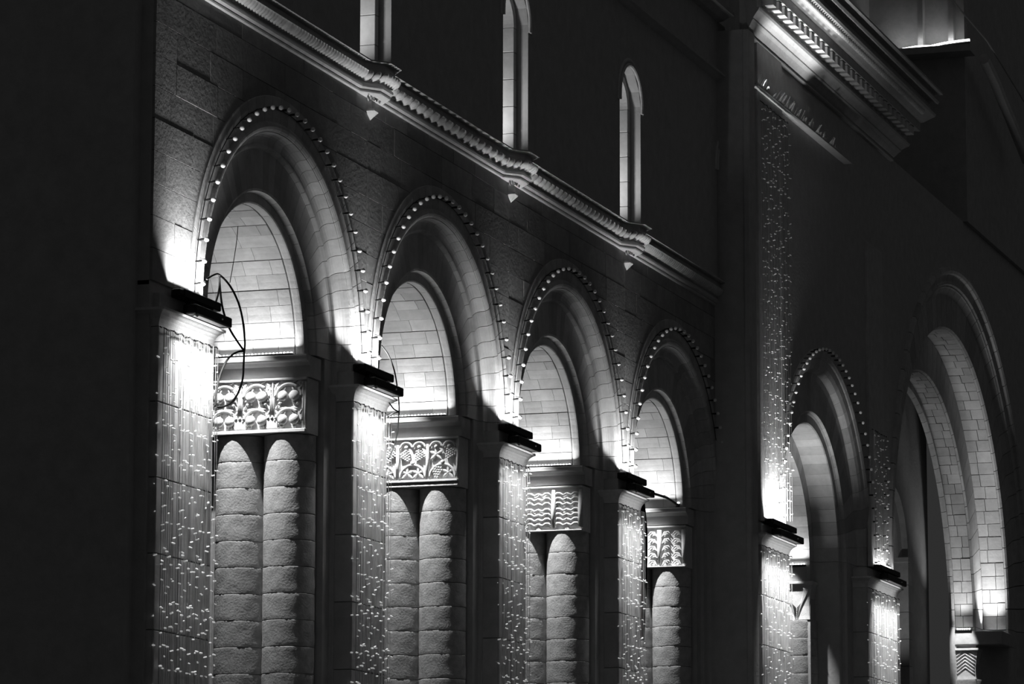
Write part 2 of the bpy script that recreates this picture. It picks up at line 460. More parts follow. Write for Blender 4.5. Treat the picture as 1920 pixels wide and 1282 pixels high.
for i, uc in enumerate((.39, -.07, -.53)):
    bb = B(); ctube(bb, arc(uc, -.60, .20, .205, 0, 180, .045, 14), .022); part(t, 'vine', bb)
    if i == 1:
        vine_leaf(t, uc-.085, -.52, .105); vine_leaf(t, uc+.085, -.52, .105)
        grapes(t, uc-.10, -.27, 35, rnd); grapes(t, uc+.10, -.27, -35, rnd)
    else:
        grapes(t, uc-.085, -.515, -8, rnd); vine_leaf(t, uc+.085, -.52, .105)
        vine_leaf(t, uc-.10, -.25, .11); grapes(t, uc+.11, -.25, -35, rnd)
    for s in (-1, 1):
        bb = B(); ctube(bb, arc(uc+s*.10, -.15, .09, .085, 0, 180, .045, 10), .016); part(t, 'tendril', bb)
        bb = B(); bb.ball(P3(uc+s*.10, -.14, .05), .03, .03, .03, 10, 6); part(t, 'bud', bb)
    bb = B(); bb.ball(P3(uc, -.37, .055), .03, .035, .035, 10, 6); part(t, 'rosette', bb)
for uc in (.16, -.30): bb = B(); ctube(bb, [(uc, -.62, .05), (uc, -.1, .045)], [.032, .022]); part(t, 'stem', bb)
# third: feather leaves
t = cap_base('wide stone capital carved with tiers of curling feather leaves', JR+2*BAY-0.01, YC, 0.21, HW, HC)
bb = B(); bb.box(-.05, 0, -HW, HW, -HC, -HC+.02, .006); part(t, 'base_slab', bb, False)
for uc in (.60, .15, -.36, -.60): bb = B(); ctube(bb, [(uc, -.06, .035), (uc, -.36, .045), (uc, -.665, .04)], [.03, .045, .04]); part(t, 'stem', bb)
for uc in (.375, -.105, -.585):
    for j in range(7):
        v0 = -.14-.077*j-(.02 if j > 2 else 0)
        if abs(uc) > .58 and False: continue
        bb = B()
        for s in (-1, 1):
            if uc+s*.2 < -.66: continue
            ctube(bb, [(uc+s*.215, v0-.02, .03), (uc+s*.165, v0+.03, .05), (uc+s*.12, v0+.028, .055), (uc+s*.07, v0-.008, .055), (uc+s*.02, v0+.012, .05), (uc, v0+.03, .045)], [.016, .02, .02, .019, .02, .012], 6)
        part(t, 'leaf_tier', bb)
for uc in (.375, -.105): bb = B(); leaf(bb, uc, -.735, uc, -.66, .05, .05); part(t, 'leaf_tip', bb)
# fourth: palmettes
t = cap_base('stone capital carved with fanned palmettes and a column of lozenges', JR+3*BAY-0.01, YC, 0.21, HW, HC)
bb = B(); bb.box(-.06, 0, -HW, HW, -HC, -HC+.018, .005); part(t, 'base_slab', bb, False)
for uc in (.16, -.30, .60): bb = B(); ctube(bb, [(uc, -.07, .035), (uc, -.4, .05), (uc, -.66, .05)], [.045, .04, .03]); part(t, 'stem', bb)
for uc in (.16, -.30, .60):
    for s in (-1, 1):
        if uc+s*.2 > .64 or uc+s*.2 < -.64: continue
        for j in range(5):
            v0 = -.15-.125*j
            bb = B()
            for q in range(3):
                rr_ = .135-.034*q
                ctube(bb, [(uc+s*.035, v0-.06, .045), (uc+s*(.045+rr_*.35), v0-.06+rr_*.75, .055), (uc+s*(.05+rr_*.8), v0-.06+rr_*.80, .055), (uc+s*(.05+rr_*1.15), v0-.06+rr_*.35, .05)], [.012, .015, .015, .010])
            part(t, 'frond', bb)
        bb = B(); bb.ball(P3(uc+s*.10, -.685, .04), .03, .035, .03, 10, 6); part(t, 'bud', bb)

# ---- cornice above the arches, with blocks stepping forward over the pilasters
RX = []
for k in range(-0, NB):
    c = 5.41+BAY*(k)
    RX += [(c-.45, 0), (c-.20, -.20), (c+.20, -.20), (c+.45, 0)]
PATH = [(-1.75, 0)]+[(c, d) for c, d in RX if c < 22.6]+[(23.0, 0)]
CPROF = [(WALL+.10, 4.20), (.055, 4.205), (.035, 4.215), (.03, 4.235), (.04, 4.25), (.02, 4.255), (-.005, 4.275), (-.01, 4.30), (.005, 4.325), (.03, 4.335),
         (.035, 4.345), (.035, 4.375), (.03, 4.39), (-.01, 4.40), (-.05, 4.425), (-.075, 4.465), (-.08, 4.485), (-.03, 4.488), (-.03, 4.60), (-.13, 4.612), (-.13, 4.63), (WALL+.10, 4.65)]
V = []; F = []; n = len(CPROF)
for x, d in PATH:
    for y, zz in CPROF: V.append((x, y+d if y < WALL+.05 else y, zz))
for i in range(len(PATH)-1):
    for k in range(n): F.append((i*n+k, i*n+(k+1) % n, (i+1)*n+(k+1) % n, (i+1)*n+k))
F.append(tuple(range(n-1, -1, -1))); F.append(tuple(range((len(PATH)-1)*n, len(PATH)*n)))
corn = struct('trim_cornice', 'stone cornice with carved leaf cove running above the arches', mk('trim_cornice', V, F, PLAIN))
def dshift(x):
    for (x0, d0), (x1, d1) in zip(PATH, PATH[1:]):
        if x0 <= x <= x1: return d0+(d1-d0)*(x-x0)/(x1-x0)
    return 0
def cleaf_mesh(w, kind):
    """one carved leaf lying on the cove, tip downwards"""
    cv = [(.034, 4.375), (-.012, 4.394), (-.056, 4.42), (-.088, 4.46), (-.095, 4.49)]
    if kind == 'flute': ws = [.35, .8, 1, 1, .9]; h = .016
    elif kind == 'acanthus': ws = [.08, .45, .92, .62, .2]; h = .042
    else: ws = [.5, 1, .8, .6, .45]; h = .024
    V = []; F = []
    for (y, zz), q in zip(cv, ws):
        V += [(-w*q/2, y+.006, zz+.003), (-w*q/4, y-h*.8, zz-h*.7), (0, y-h*.45, zz-h*.4), (w*q/4, y-h*.8, zz-h*.7), (w*q/2, y+.006, zz+.003)]
    for i in range(4):
        for k in range(4): F.append((i*5+k, i*5+k+1, (i+1)*5+k+1, (i+1)*5+k))
    F.append((0, 1, 2, 3, 4)); F.append((24, 23, 22, 21, 20))
    return mk('cove_leaf', V, F, CARVE, True)
CL = {'flute': cleaf_mesh(.082, 'flute'), 'acanthus': cleaf_mesh(.27, 'acanthus'), 'curl': cleaf_mesh(.2, 'curl'), 'big': cleaf_mesh(.13, 'acanthus')}
for k in range(NB):
    x0 = -1.7 if k == 0 else 5.41+BAY*(k-1)+.45; x1 = 5.41+BAY*k-.45
    if k == 3: x1 = 22.9
    kind = ('flute', 'acanthus', 'curl', 'flute')[k]; st = {'flute': .094, 'acanthus': .27, 'curl': .21}[kind]
    nn = int((x1-x0)/st)
    for i in range(nn):
        x = x0+(i+.5)*(x1-x0)/nn
        o = O('cove_leaf', CL[kind], corn, (x, 0, 0))
        if kind != 'flute' and i % 2: o.rotation_euler = (0, 0, 0); o.scale = (.8, 1, 1)
    if k < 3:
        c = 5.41+BAY*k
        for i in range(10):
            x = c-.42+i*.0933
            d = dshift(x); o = O('cove_leaf', CL['big'], corn, (x, d, 0), (0, 0, 0), (.95, 1, 1))
for k in range(NB-1):
    c = 5.41+BAY*k
    t = thing('corbel', 'small stone corbel under the %s stepped block of the cornice' % ('first', 'second', 'third')[k], 'corbel', (c, WALL, 3.95), 'corbels below the cornice')
    bb = B(); bb.box(-.07, .07, -.07, .02, .09, .22, .01); O('shaft', bb.mesh('shaft', PLAIN), t)
    bb = B(); bb.add([(-.085, -.11, .07), (.085, -.11, .07), (.085, .01, .07), (-.085, .01, .07), (0, -.02, -.045), (-.075, -.10, .10), (.075, -.10, .10), (.075, .01, .10), (-.075, .01, .10)],
                     [(0, 4, 1), (1, 4, 2), (2, 4, 3), (3, 4, 0), (0, 1, 6, 5), (1, 2, 7, 6), (2, 3, 8, 7), (3, 0, 5, 8), (5, 6, 7, 8)])
    O('pendant', bb.mesh('pendant', CARVE), t)
    for i in range(5):
        q = -.10+i*.05; bb = B(); leaf(bb, 0, .21, 0, .30, .03, 0.0, .02)
        V = [(y_, x_-.10, z_) for x_, y_, z_ in bb.V]
        O('acanthus_leaf', mk('acanthus_leaf', V, [tuple(reversed(q_)) for q_ in bb.F], CARVE, True), t, (q, 0, 0), (rad(0), rad((i-2)*14), 0))

# ---- upper wall with tall window niches
UW = 0.0; WH, WZC, WB = 0.597, 6.72, 4.66
WC = [5.47+BAY*k for k in range(-1, 4)]
b = B(); xs = [-1.68]+[(WC[i]+WC[i+1])/2 for i in range(len(WC)-1)]+[23.1]
for i, c in enumerate(WC):
    x0, x1 = xs[i], xs[i+1]
    if c < 0: b.box(x0, x1, UW, .9, 4.64, 9.4); continue
    for a0, a1 in ((x0, c), (c, x1)):
        P = half_poly(a0, a1, 4.64, 9.4, c, WZC, WH, 20)
        if P: b.prism(P, UW, .9)
    b.box(c-WH, c+WH, UW+.02, .9, 4.60, WB)
b.box(-1.68, 23.1, .9, 4.2, 9.2, 9.4)
wu = struct('wall_upper', 'plain dark upper wall pierced by tall narrow niches', b.mesh('wall_upper', PLAIN))
NO = ['first', 'second', 'third', 'fourth']
for i, c in enumerate(WC[1:]):
    t = struct('window_%d' % (i+1), 'tall narrow round-headed window niche, %s from the left' % NO[i], None, (c, UW, WB))
    zc = WZC-WB
    wi = .447
    for s in (-1, 1):
        z = 0.0; j = 0
        while z < zc-.01:
            h = min(.42+.06*((j*3) % 3), zc-z)
            if zc-z-h < .1: h = zc-z
            me = cached(('wj', round(h, 3)), lambda: B().box(0, .14, .18, .9, .004, h-.004, .006).mesh('jamb_block', STONE))
            O('jamb_block', me, t, (s*wi, 0, z), (0, 0, 0), (s, 1, 1)) if s > 0 else O('jamb_block', me, t, (-wi-.14, 0, z))
            z += h; j += 1
    O('niche_head', ring_piece('niche_head', [(wi, .18), (wi, .9), (WH+.05, .9), (WH+.05, .18)], -90, 90, STONE, 24), t, (0, 0, zc))
    for ri, (q0, q1, yy) in enumerate(((.60, .66, -.045), (.68, .745, -.03))):
        me = cached(('hood', ri), lambda: ring_piece('hood_roll', [(q0, .02), (q0, yy+.015), ((q0+q1)/2-.01, yy), ((q0+q1)/2+.01, yy), (q1, yy+.015), (q1, .02)], -96, 96, CARVE, 28))
        O('hood_roll', me, t, (0, 0, zc))
    bb = B(); bb.box(-.46, .46, .86, .89, 0, zc+.4); O('pane', bb.mesh('pane', GLASS), t)
    bb = B(); bb.box(-.02, .02, .82, .86, 0, zc+.44); O('mullion', bb.mesh('mullion', BLACK), t)
    if i < 3:
        l = thing('niche_light', 'small black uplight on the sill of the %s tall niche' % NO[i], 'spotlight', (c-.30, UW+.62, WB), 'uplights in the niches')
        bb = B(); bb.box(-.06, .06, -.10, .10, 0, .05, .01); O('housing', bb.mesh('housing', BLACK), l)
        bb = B(); bb.box(-.05, .05, -.09, .09, .05, .056); O('lens', bb.mesh('lens', LENS), l)
        AXIS = Vector((0, 1, 0))
        area('beam', (c-.28, UW+.62, WB+.09), (c+.40, UW+.48, WB+1.5), .2, .08, P_WIN*(.8, 1.15, 1.3)[i], 120, l)
AXIS = Vector((1, 0, 0))
# upper mouldings of the main wall
for i, (zz, hh, pr) in enumerate(((8.28, .10, .16), (9.38, .16, .30))):
    bb = B(); bb.prism([(0, 0), (0, 1)], 0, 1) if False else None
    P = [(0, 0), (-pr*.35, .02), (-pr*.7, hh*.5), (-pr, hh*.6), (-pr, hh), (0, hh)]
    V = [(x, y, zz+q) for x in (-1.7, 23.0) for y, q in P]; n = len(P)
    F = [tuple(range(n)), tuple(range(2*n-1, n-1, -1))]+[(k, k+n, (k+1) % n+n, (k+1) % n) for k in range(n)]
    struct('trim_string', ('thin string course high on the upper wall', 'topmost moulding of the upper wall')[i], mk('trim_string', V, F, PLAIN))

# ---- side and back of the building
bb = B(); bb.box(-1.9, -1.68, .25, 5, GROUND, 9.4); struct('wall_left', 'dark return wall at the near end of the arcade', bb.mesh('wall_left', PLAIN))
bb = B(); bb.box(-1.9, 60, 5, 5.3, GROUND, 16); struct('wall_back', 'dark rear wall of the arcade gallery', bb.mesh('wall_back', PLAIN))
bb = B(); bb.box(-1.9, 23.0, 1.74, 5, 4.3, 4.6); struct('ceiling', 'dark ceiling slab of the arcade gallery', bb.mesh('ceiling', PLAIN))

# ================================================================== PILASTERS, FLOODLIGHTS, LIGHT CURTAINS
def pilaster(label, x0, x1, yf, yb, top=0.0):
    cx = (x0+x1)/2
    t = thing('pilaster', label, 'pilaster', (cx, yf, GROUND)); H = top-GROUND; w = (x1-x0)/2
    z = H; i = 0
    while z > .01:
        h = 0.88 if z > .9 else z
        me = cached(('pb', round(w, 3), round(h, 3), round(yb-yf, 2)), lambda: B().box(-w, w, 0, yb-yf, .004, h-.004, .008).mesh('shaft_block', STONE))
        O('shaft_block', me, t, (0, 0, z-h)); z -= h; i += 1
    # cove capital
    C = [(0, 0), (.0, .02), (-.006, .05), (-.02, .09), (-.045, .13), (-.08, .16), (-.10, .172), (-.115, .175), (-.115, .205), (.05, .215)]
    V = []; F = []
    for o_, q in C: V += [(-w+min(o_, 0), yb-yf, H+q), (-w+min(o_, 0), min(o_, 0), H+q), (w-min(o_, 0), min(o_, 0), H+q), (w-min(o_, 0), yb-yf, H+q)]
    for i in range(len(C)-1):
        for k in range(3): F.append((i*4+k, i*4+k+1, (i+1)*4+k+1, (i+1)*4+k))
    F.append((len(C)*4-4, len(C)*4-3, len(C)*4-2, len(C)*4-1))
    O('cove_capital', mk('cove_capital', V, F, CARVE), t)
    bb = B(); bb.box(-w+.05, w-.05, .02, yb-yf, H+.2, H+.40); O('impost_block', bb.mesh('impost_block', PLAIN), t)
    return t
def floodpair(which, cx, yf, w, up, down, top=0.0, spread=66, spill=.16, tilt=0.0):
    # lower housing shines down on the shaft
    z0 = top+.20
    t = thing('floodlight', 'lower black floodlight box shining down the %s' % which, 'floodlight', (cx+.06, yf-.10, z0), 'floodlights on the pilasters')
    bb = B(); bb.box(-w, w, -.15, 0.02, 0.012, .13, .012); O('housing', bb.mesh('housing', BLACK), t)
    bb = B(); bb.box(-w+.12, w-.12, -.13, -.05, .006, .013); O('lens', bb.mesh('lens', LENS), t)
    for q in (-w*.62, w*.62):
        bb = B(); bb.tube([(q, -.05, .12), (q, -.05, .165)], .012); bb.tube([(q+.06, -.05, .12), (q+.06, -.05, .165)], .012); O('bracket', bb.mesh('bracket', BLACK), t)
    bb = B(); bb.ball((-w+.06, -.13, -.0), .03, .03, .025, 8, 5); O('clamp', bb.mesh('clamp', GALV, True), t)
    bb = B(); bb.ball((w*.35, -.175, .06), .012, .012, .012, 8, 5); O('bolt', bb.mesh('bolt', GALV, True), t)
    if down:
        area('beam', (cx+.02, yf-.20, z0-.005), (cx+.02, yf-.02, top-3.0), 2*w+(.1 if w < .7 else .6), .06, down, spread, t)
        area('spill', (cx+.02, yf-.20, z0-.006), (cx+.02, yf-.05, top-.5), 2*w, .06, down*spill, 180, t)
    t = thing('floodlight', 'upper black floodlight box shining up the wall from the %s' % which, 'floodlight', (cx-.02, yf-.06, top+.40), 'floodlights on the pilasters')
    bb = B(); bb.box(-w, w, -.08, .10, 0, .105, .012); O('housing', bb.mesh('housing', BLACK), t)
    bb = B(); bb.box(-w-.13, -w, -.07, .03, .02, .085, .01); O('junction_box', bb.mesh('junction_box', BLACK), t)
    bb = B(); bb.box(-w+.05, w-.05, -.03, .09, .105, .112); O('lens', bb.mesh('lens', LENS), t)
    for q in (-w*.5, 0.1, w*.7):
        bb = B(); bb.box(q-.015, q+.015, -.04, .02, -.068, 0); O('leg', bb.mesh('leg', BLACK), t)
    if up: area('beam', (cx-.05, yf-.02, top+.53), (cx-.05, yf-.02+tilt, top+3.0), 2*w, .08, up*.95, 87 if w < .7 else 74, t)
def lamp_strand(seed, L, step, m):
    rnd = random.Random(seed); bb = B(); z = -rnd.uniform(.05, step)
    while z > -L:
        a = rnd.uniform(-.9, .9) if rnd.random() < .75 else rnd.uniform(0, 6.28)
        dx, dy = math.cos(a), -abs(math.sin(a)); t = rnd.uniform(-.35, .3); ln = rnd.uniform(.03, .052); rr = rnd.uniform(.0075, .012)
        bb.tube([(0, 0, z), (dx*ln*.35, dy*ln*.35, z+t*ln*.35), (dx*ln, dy*ln, z+t*ln)], [rr*.6, rr, rr*.8], 5)
        z -= step*rnd.uniform(.6, 1.5)
    return bb.mesh('lamps', m)
def curtain(label, x0, x1, yf, ztop, zbot, n, side=0, step=.30, seed=0, m=LAMPLIT):
    t = thing('light_curtain', label, 'string lights', ((x0+x1)/2, yf, ztop), 'light curtains on the pilasters')
    L = ztop-zbot; rnd = random.Random(seed); cx = (x0+x1)/2
    spots = [(x0-cx+(x1-x0)*(i+.5)/n+rnd.uniform(-.02, .02), -.03-rnd.uniform(0, .025)) for i in range(n)]
    spots += [(x0-cx-.025, .01+.03*i) for i in range(side)]
    bb = B(); bb.tube([(x0-cx-.03, -.03, -.005)]+[(x0-cx+(x1-x0)*i/24, -.035+.012*math.sin(i*2.1), -.012+.014*math.sin(i*1.7)) for i in range(25)], .008, 5)
    O('header_cable', bb.mesh('header_cable', RUBBER), t)
    for i, (x, y) in enumerate(spots):
        v = (i*5+seed) % 9
        def wire():
            r_ = random.Random(v); b2 = B(); b2.tube([(0, 0, 0)]+[(r_.uniform(-.006, .006), r_.uniform(-.006, .004), -L*q/7) for q in range(1, 8)], .0034, 4); return b2.mesh('strand', WIRE)
        zz = 0.0
        s = O('strand', cached(('wire', v, round(L, 2)), wire), t, (x, y, zz))
        l = O('lamps', cached(('lamps', v, round(L, 2), round(step, 2)), lambda: lamp_strand(v, L, step, m)), s); l['kind'] = 'stuff'
    return t
PN = ['wide leftmost pilaster', 'second pilaster from the left', 'third pilaster from the left', 'fourth pilaster from the left', 'tall corner pilaster', 'rightmost lit pilaster']
PX = [(-1.62, 0.0), (4.75, 6.0), (10.75, 12.0), (16.75, 18.0)]
for k, (x0, x1) in enumerate(PX):
    pilaster('stone '+PN[k], x0, x1, 0.0, .42)
    c = x1-.625
    floodpair(PN[k], c, 0.0, .55, P_UP*(1.25, 1.15, 1.0, .9)[k], P_DOWN*(2.0, 1.5, .8, 1.0)[k], 0.0, (66, 66, 60, 44)[k], (.16, .16, .14, .10)[k])
    curtain('curtain of string lights hanging down the '+PN[k], x0, x1+.06, 0.0, -.01, -5.4, 27 if k else 31, 1, .36, k)

# ---- strings of globe bulbs round the arches
def festoon(label, cx, y, zc, R, nb, a0, a1, wall_y, group):
    t = thing('festoon_lights', label, 'string lights', (cx, y, zc), group)
    me = cached('globe', lambda: B().ball((0, 0, 0), .031, .031, .031, 14, 9).mesh('bulb', GLOBE, True))
    ln = wall_y-y
    so = cached(('socket', round(ln, 3)), lambda: B().tube([(0, .02, 0), (0, .06, 0), (0, ln, 0)], [.015, .017, .008], 8).mesh('socket', RUBBER, True))
    pts = []
    for i in range(nb):
        a = rad(a0+(a1-a0)*i/(nb-1)); p = (R*math.sin(a), 0, R*math.cos(a))
        o = O('bulb', me, t, p); O('socket', so, o)
        pts.append((p[0], ln-.012, p[2]))
    bb = B(); bb.tube(pts, .006, 5); O('cable', bb.mesh('cable', RUBBER), t)
    return t
for k in range(NB):
    festoon('string of round bulbs following the %s arch from the left' % ORD[k], CX0+BAY*k, -.05, ZC+.01, 2.825, 33, -92.6, 86.8, WALL, 'bulb strings round the arches')

# ---- linear LED uplights on the imposts, spots for the columns
for k in range(NB):
    xj = JR+BAY*k
    if k < 3:
        t = thing('led_bar', 'linear LED uplight on the impost of the %s arch' % ORD[k], 'light bar', (xj-.055, 1.1, ZC-.02), 'LED bars on the imposts')
        bb = B(); bb.box(-.03, .03, -.545, .545, 0, .03, .005); O('housing', bb.mesh('housing', BLACK), t)
        bb = B()
        for i in range(22): bb.ball((-.012, -.525+i*.05, .034), .014, .019, .013, 8, 5)
        o = O('led_row', bb.mesh('led_row', LED, True), t); o['kind'] = 'stuff'
        AXIS = Vector((0, 1, 0))
        area('beam', (xj-.07, 1.06, ZC+.035), (xj-.38, 1.06, ZC+1.25), 1.1, .03, P_LED*(1.5, 1.55, 1.45)[k], 124, t)
    else:
        t = thing('spotlight', 'single small spotlight on a slanting black arm in the fourth arch', 'spotlight', (xj-.02, .50, ZC+.0))
        bb = B(); bb.tube([(-.03, 0, .0), (-.03, 0, .06)], [.03, .035], 10); O('housing', bb.mesh('housing', BLACK), t)
        bb = B(); bb.ball((-.04, -.01, .065), .024, .024, .02, 10, 6); O('lens', bb.mesh('lens', LED, True), t)
        bb = B(); bb.tube([(-3.96, -.70, -.24), (-1.9, -.33, -.06), (-.02, 0, .03)], .022, 6); O('arm', bb.mesh('arm', BLACK), t)
        AXIS = Vector((0, 1, 0))
        area('beam', (xj-.12, 1.0, ZC+.05), (xj-.38, 1.0, ZC+1.25), 1.0, .05, P_LED*1.35, 124, t)
    # column spot hung at the crown of the vault
    lx, ly, lz = xj-.80, 1.50, ZC+1.16
    t = thing('spotlight', 'small black spotlight under the crown of the %s vault' % ORD[k], 'spotlight', (lx, ly, lz), 'column spotlights')
    bb = B(); bb.tube([(0, 0, .13), (0, 0, .02)], [.03, .04], 12); O('housing', bb.mesh('housing', BLACK), t)
    bb = B(); bb.tube([(0, 0, .11), (0, 0, .19)], .012, 8); O('stem', bb.mesh('stem', BLACK), t)
    spot('beam', (lx, ly, lz-.02), (xj-.32, .97, -1.35), P_COL*(1.15, 1.05, 1.05, 1.1)[k], 54, .9, .02, t)
AXIS = Vector((1, 0, 0))

# ---- loose cables and one dark strip
def bpx(px, py, axis, val):
    d = f+r2*((px-960)/7200)+u2*((641-py)/7200); tt = (val-CAM[axis])/d[axis]; return CAM+d*tt
def smooth_pts(P, n=6):
    out = []
    for i in range(len(P)-1):
        p0, p1, p2, p3 = P[max(i-1, 0)], P[i], P[i+1], P[min(i+2, len(P)-1)]
        for j in range(n):
            t_ = j/n; out.append(.5*((2*p1)+(p2-p0)*t_+(2*p0-5*p1+4*p2-p3)*t_*t_+(3*p1-p0-3*p2+p3)*t_**3))
    out.append(P[-1]); return out
def cable(label, runs, y, rr):
    base = bpx(*runs[0][0], 1, y)
    t = thing('power_cable', label, 'cable', base)
    for rn in runs:
        P = smooth_pts([bpx(a, c, 1, y+.012*math.sin(i*1.9))-base for i, (a, c) in enumerate(rn)])
        bb = B(); bb.tube(P, rr, 7); O('cable_run', bb.mesh('cable_run', RUBBER, True), t)
cable('looping black power cable beside the pomegranate-carved capital', [
    [(388, 523), (400, 516), (411, 515), (430, 534), (446, 565), (455, 600), (459, 640), (458, 658)],
    [(411, 515), (413, 545), (418, 580), (430, 615), (445, 640), (458, 658)],
    [(411, 515), (411, 540), (405, 565), (396, 585)],
    [(458, 658), (447, 659), (432, 668), (420, 685), (410, 712), (405, 740), (403, 762)],
    [(458, 658), (457, 680), (455, 710), (447, 735), (436, 752), (422, 761), (408, 763)]], -.12, .013)
cable('thin black cable hanging in front of the grape-carved capital', [
    [(716, 648), (728, 665), (738, 690), (744, 720), (748, 755), (748, 775), (745, 810), (738, 838), (728, 860)],
    [(730, 755), (738, 766), (748, 772)], [(728, 781), (736, 775), (748, 772)]], -.12, .010)
cable('dark upright strip beside the palmette-carved capital', [[(1204, 945), (1209, 1000), (1208, 1080), (1205, 1150), (1203, 1200)]], .30, .05)  # plain dark strip at the capital's edge, drawn with the cable function

cable('thin dark cord hanging from a hook in the nearest vault', [[(446, 424), (444, 450), (438, 490), (431, 530)]], .95, .005)

# ================================================================== PROJECTING BLOCK ON THE RIGHT
PY = -0.5
C5, Z5 = 28.68, 0.45
C6, Z6 = 41.45, 0.45
b = B()
for x0, x1, cx, zc, R in ((23.0, C5, C5, Z5, 3.72), (C5, 33.0, C5, Z5, 3.72), (33.0, C6, C6, Z6, 7.42), (C6, 60, C6, Z6, 7.42)):
    P = half_poly(x0, x1, GROUND, 9.2, cx, zc, R, 40)
    b.prism(P, PY, .3)
b.box(23.0, 60, PY+.3, .3, 9.1, 9.2)
b.box(23.0, 24.2, .3, 5, GROUND, 9.2)
struct('wall_pavilion', 'dark wall of the projecting block with the great arch', b.mesh('wall_pavilion', PLAIN))
bb = B(); bb.box(22.86, 23.28, PY-.10, PY+.02, GROUND, 9.2, .02); bb.box(22.90, 23.02, PY-.02, .1, GROUND, 9.2)
struct('trim_corner', 'dim vertical corner strip of the projecting block', bb.mesh('trim_corner', PLAIN))
# arch five
PR5 = [(3.80, PY-.01), (3.78, PY-.03), (3.70, PY-.03), (3.64, PY-.005), (3.62, PY+.02), (3.60, PY+.02), (3.50, PY+.04), (3.42, PY+.08), (3.38, PY+.15), (3.36, PY+.20), (3.25, PY+.22), (2.62, PY+.23), (2.60, PY+.28), (2.56, PY+.31), (2.41, PY+.32), (2.39, PY+.34), (2.39, PY+.83), (2.04, PY+.83), (2.04, PY+1.5), (3.80, PY+1.5)]
PR5 = [(a, c-PY) for a, c in PR5]
st5 = archivolt(C5, Z5, PR5, 29, 'moulded stone arch between the two pilasters of the projecting block', 'v5', PY)
# great arch
st6 = archivolt(C6, Z6, [(7.52, 0), (7.50, -.07), (7.42, -.09), (7.36, -.06), (7.34, 0.0), (7.20, .04), (7.18, .02), (7.13, .02), (7.10, .06), (7.07, .06), (7.05, .09), (7.0, .12), (6.9, .18), (6.20, .20), (6.16, .24), (6.15, .28), (6.33, .28), (6.33, .83), (5.28, .83), (5.25, .88), (5.42, .88), (5.42, 1.32), (5.10, 1.32), (5.04, 1.28), (5.0, 1.34), (5.0, 1.40), (7.52, 1.40)], 40, 'great dark moulded arch at the right edge', 'v6', PY)
for nm, RR, y0, y1, lab in (('outer', 6.15, .28, .83, 0), ('inner', 5.24, .88, 1.32, 1)):
    t = struct('trim_soffit', 'lit coursed stone underside of the great arch, %s band' % nm, None, (C6, PY, Z6))
    nc = 34; st = 100/nc; rnd = random.Random(4+lab)
    for i in range(nc):
        ym = y0+(y1-y0)*rnd.uniform(.3, .7)
        for (a0, a1) in ((y0, ym), (ym, y1)):
            e = rnd.uniform(0, .010)
            O('soffit_block', ring_piece('soffit_block', [(RR+e, a0+.006), (RR+e, a1-.006), (RR+.19, a1-.006), (RR+.19, a0+.006)], -st/2+.07, st/2-.07, STONE, 2), t, (0, 0, 0), (0, rad(90-st*(i+.5)), 0))
    O('soffit_rest', ring_piece('soffit_rest', [(RR, y0), (RR, y1), (RR+.19, y1), (RR+.19, y0)], -90, -10, STONE, 40), t)
    for s in (-1, 1):
        bb = B(); bb.box(s*(RR) if s > 0 else -RR-.19, RR+.19 if s > 0 else -RR, y0, y1, GROUND-Z6, -.1); O('jamb', bb.mesh('jamb', PLAIN), t)
    xl = C6+RR
    l = thing('led_bar', 'short linear LED uplight at the foot of the great arch, %s one' % ('right' if lab == 0 else 'left'), 'light bar', (xl-.10, PY+(y0+y1)/2, Z6-.10), 'LED bars at the great arch')
    bb = B(); bb.box(-.03, .03, -.2, .2, 0, .04, .005); O('housing', bb.mesh('housing', BLACK), l)
    bb = B()
    for i in range(6): bb.ball((-.02, -.15+i*.055, .05), .022, .026, .02, 8, 5)
    o = O('led_row', bb.mesh('led_row', LED, True), l); o['kind'] = 'stuff'
    AXIS = Vector((0, 1, 0))
    area('beam', (xl-.16, PY+(y0+y1)/2, Z6), (xl-.9, PY+(y0+y1)/2, Z6+3), .36, .08, 22 if lab == 0 else 9, 78, l)
AXIS = Vector((1, 0, 0))
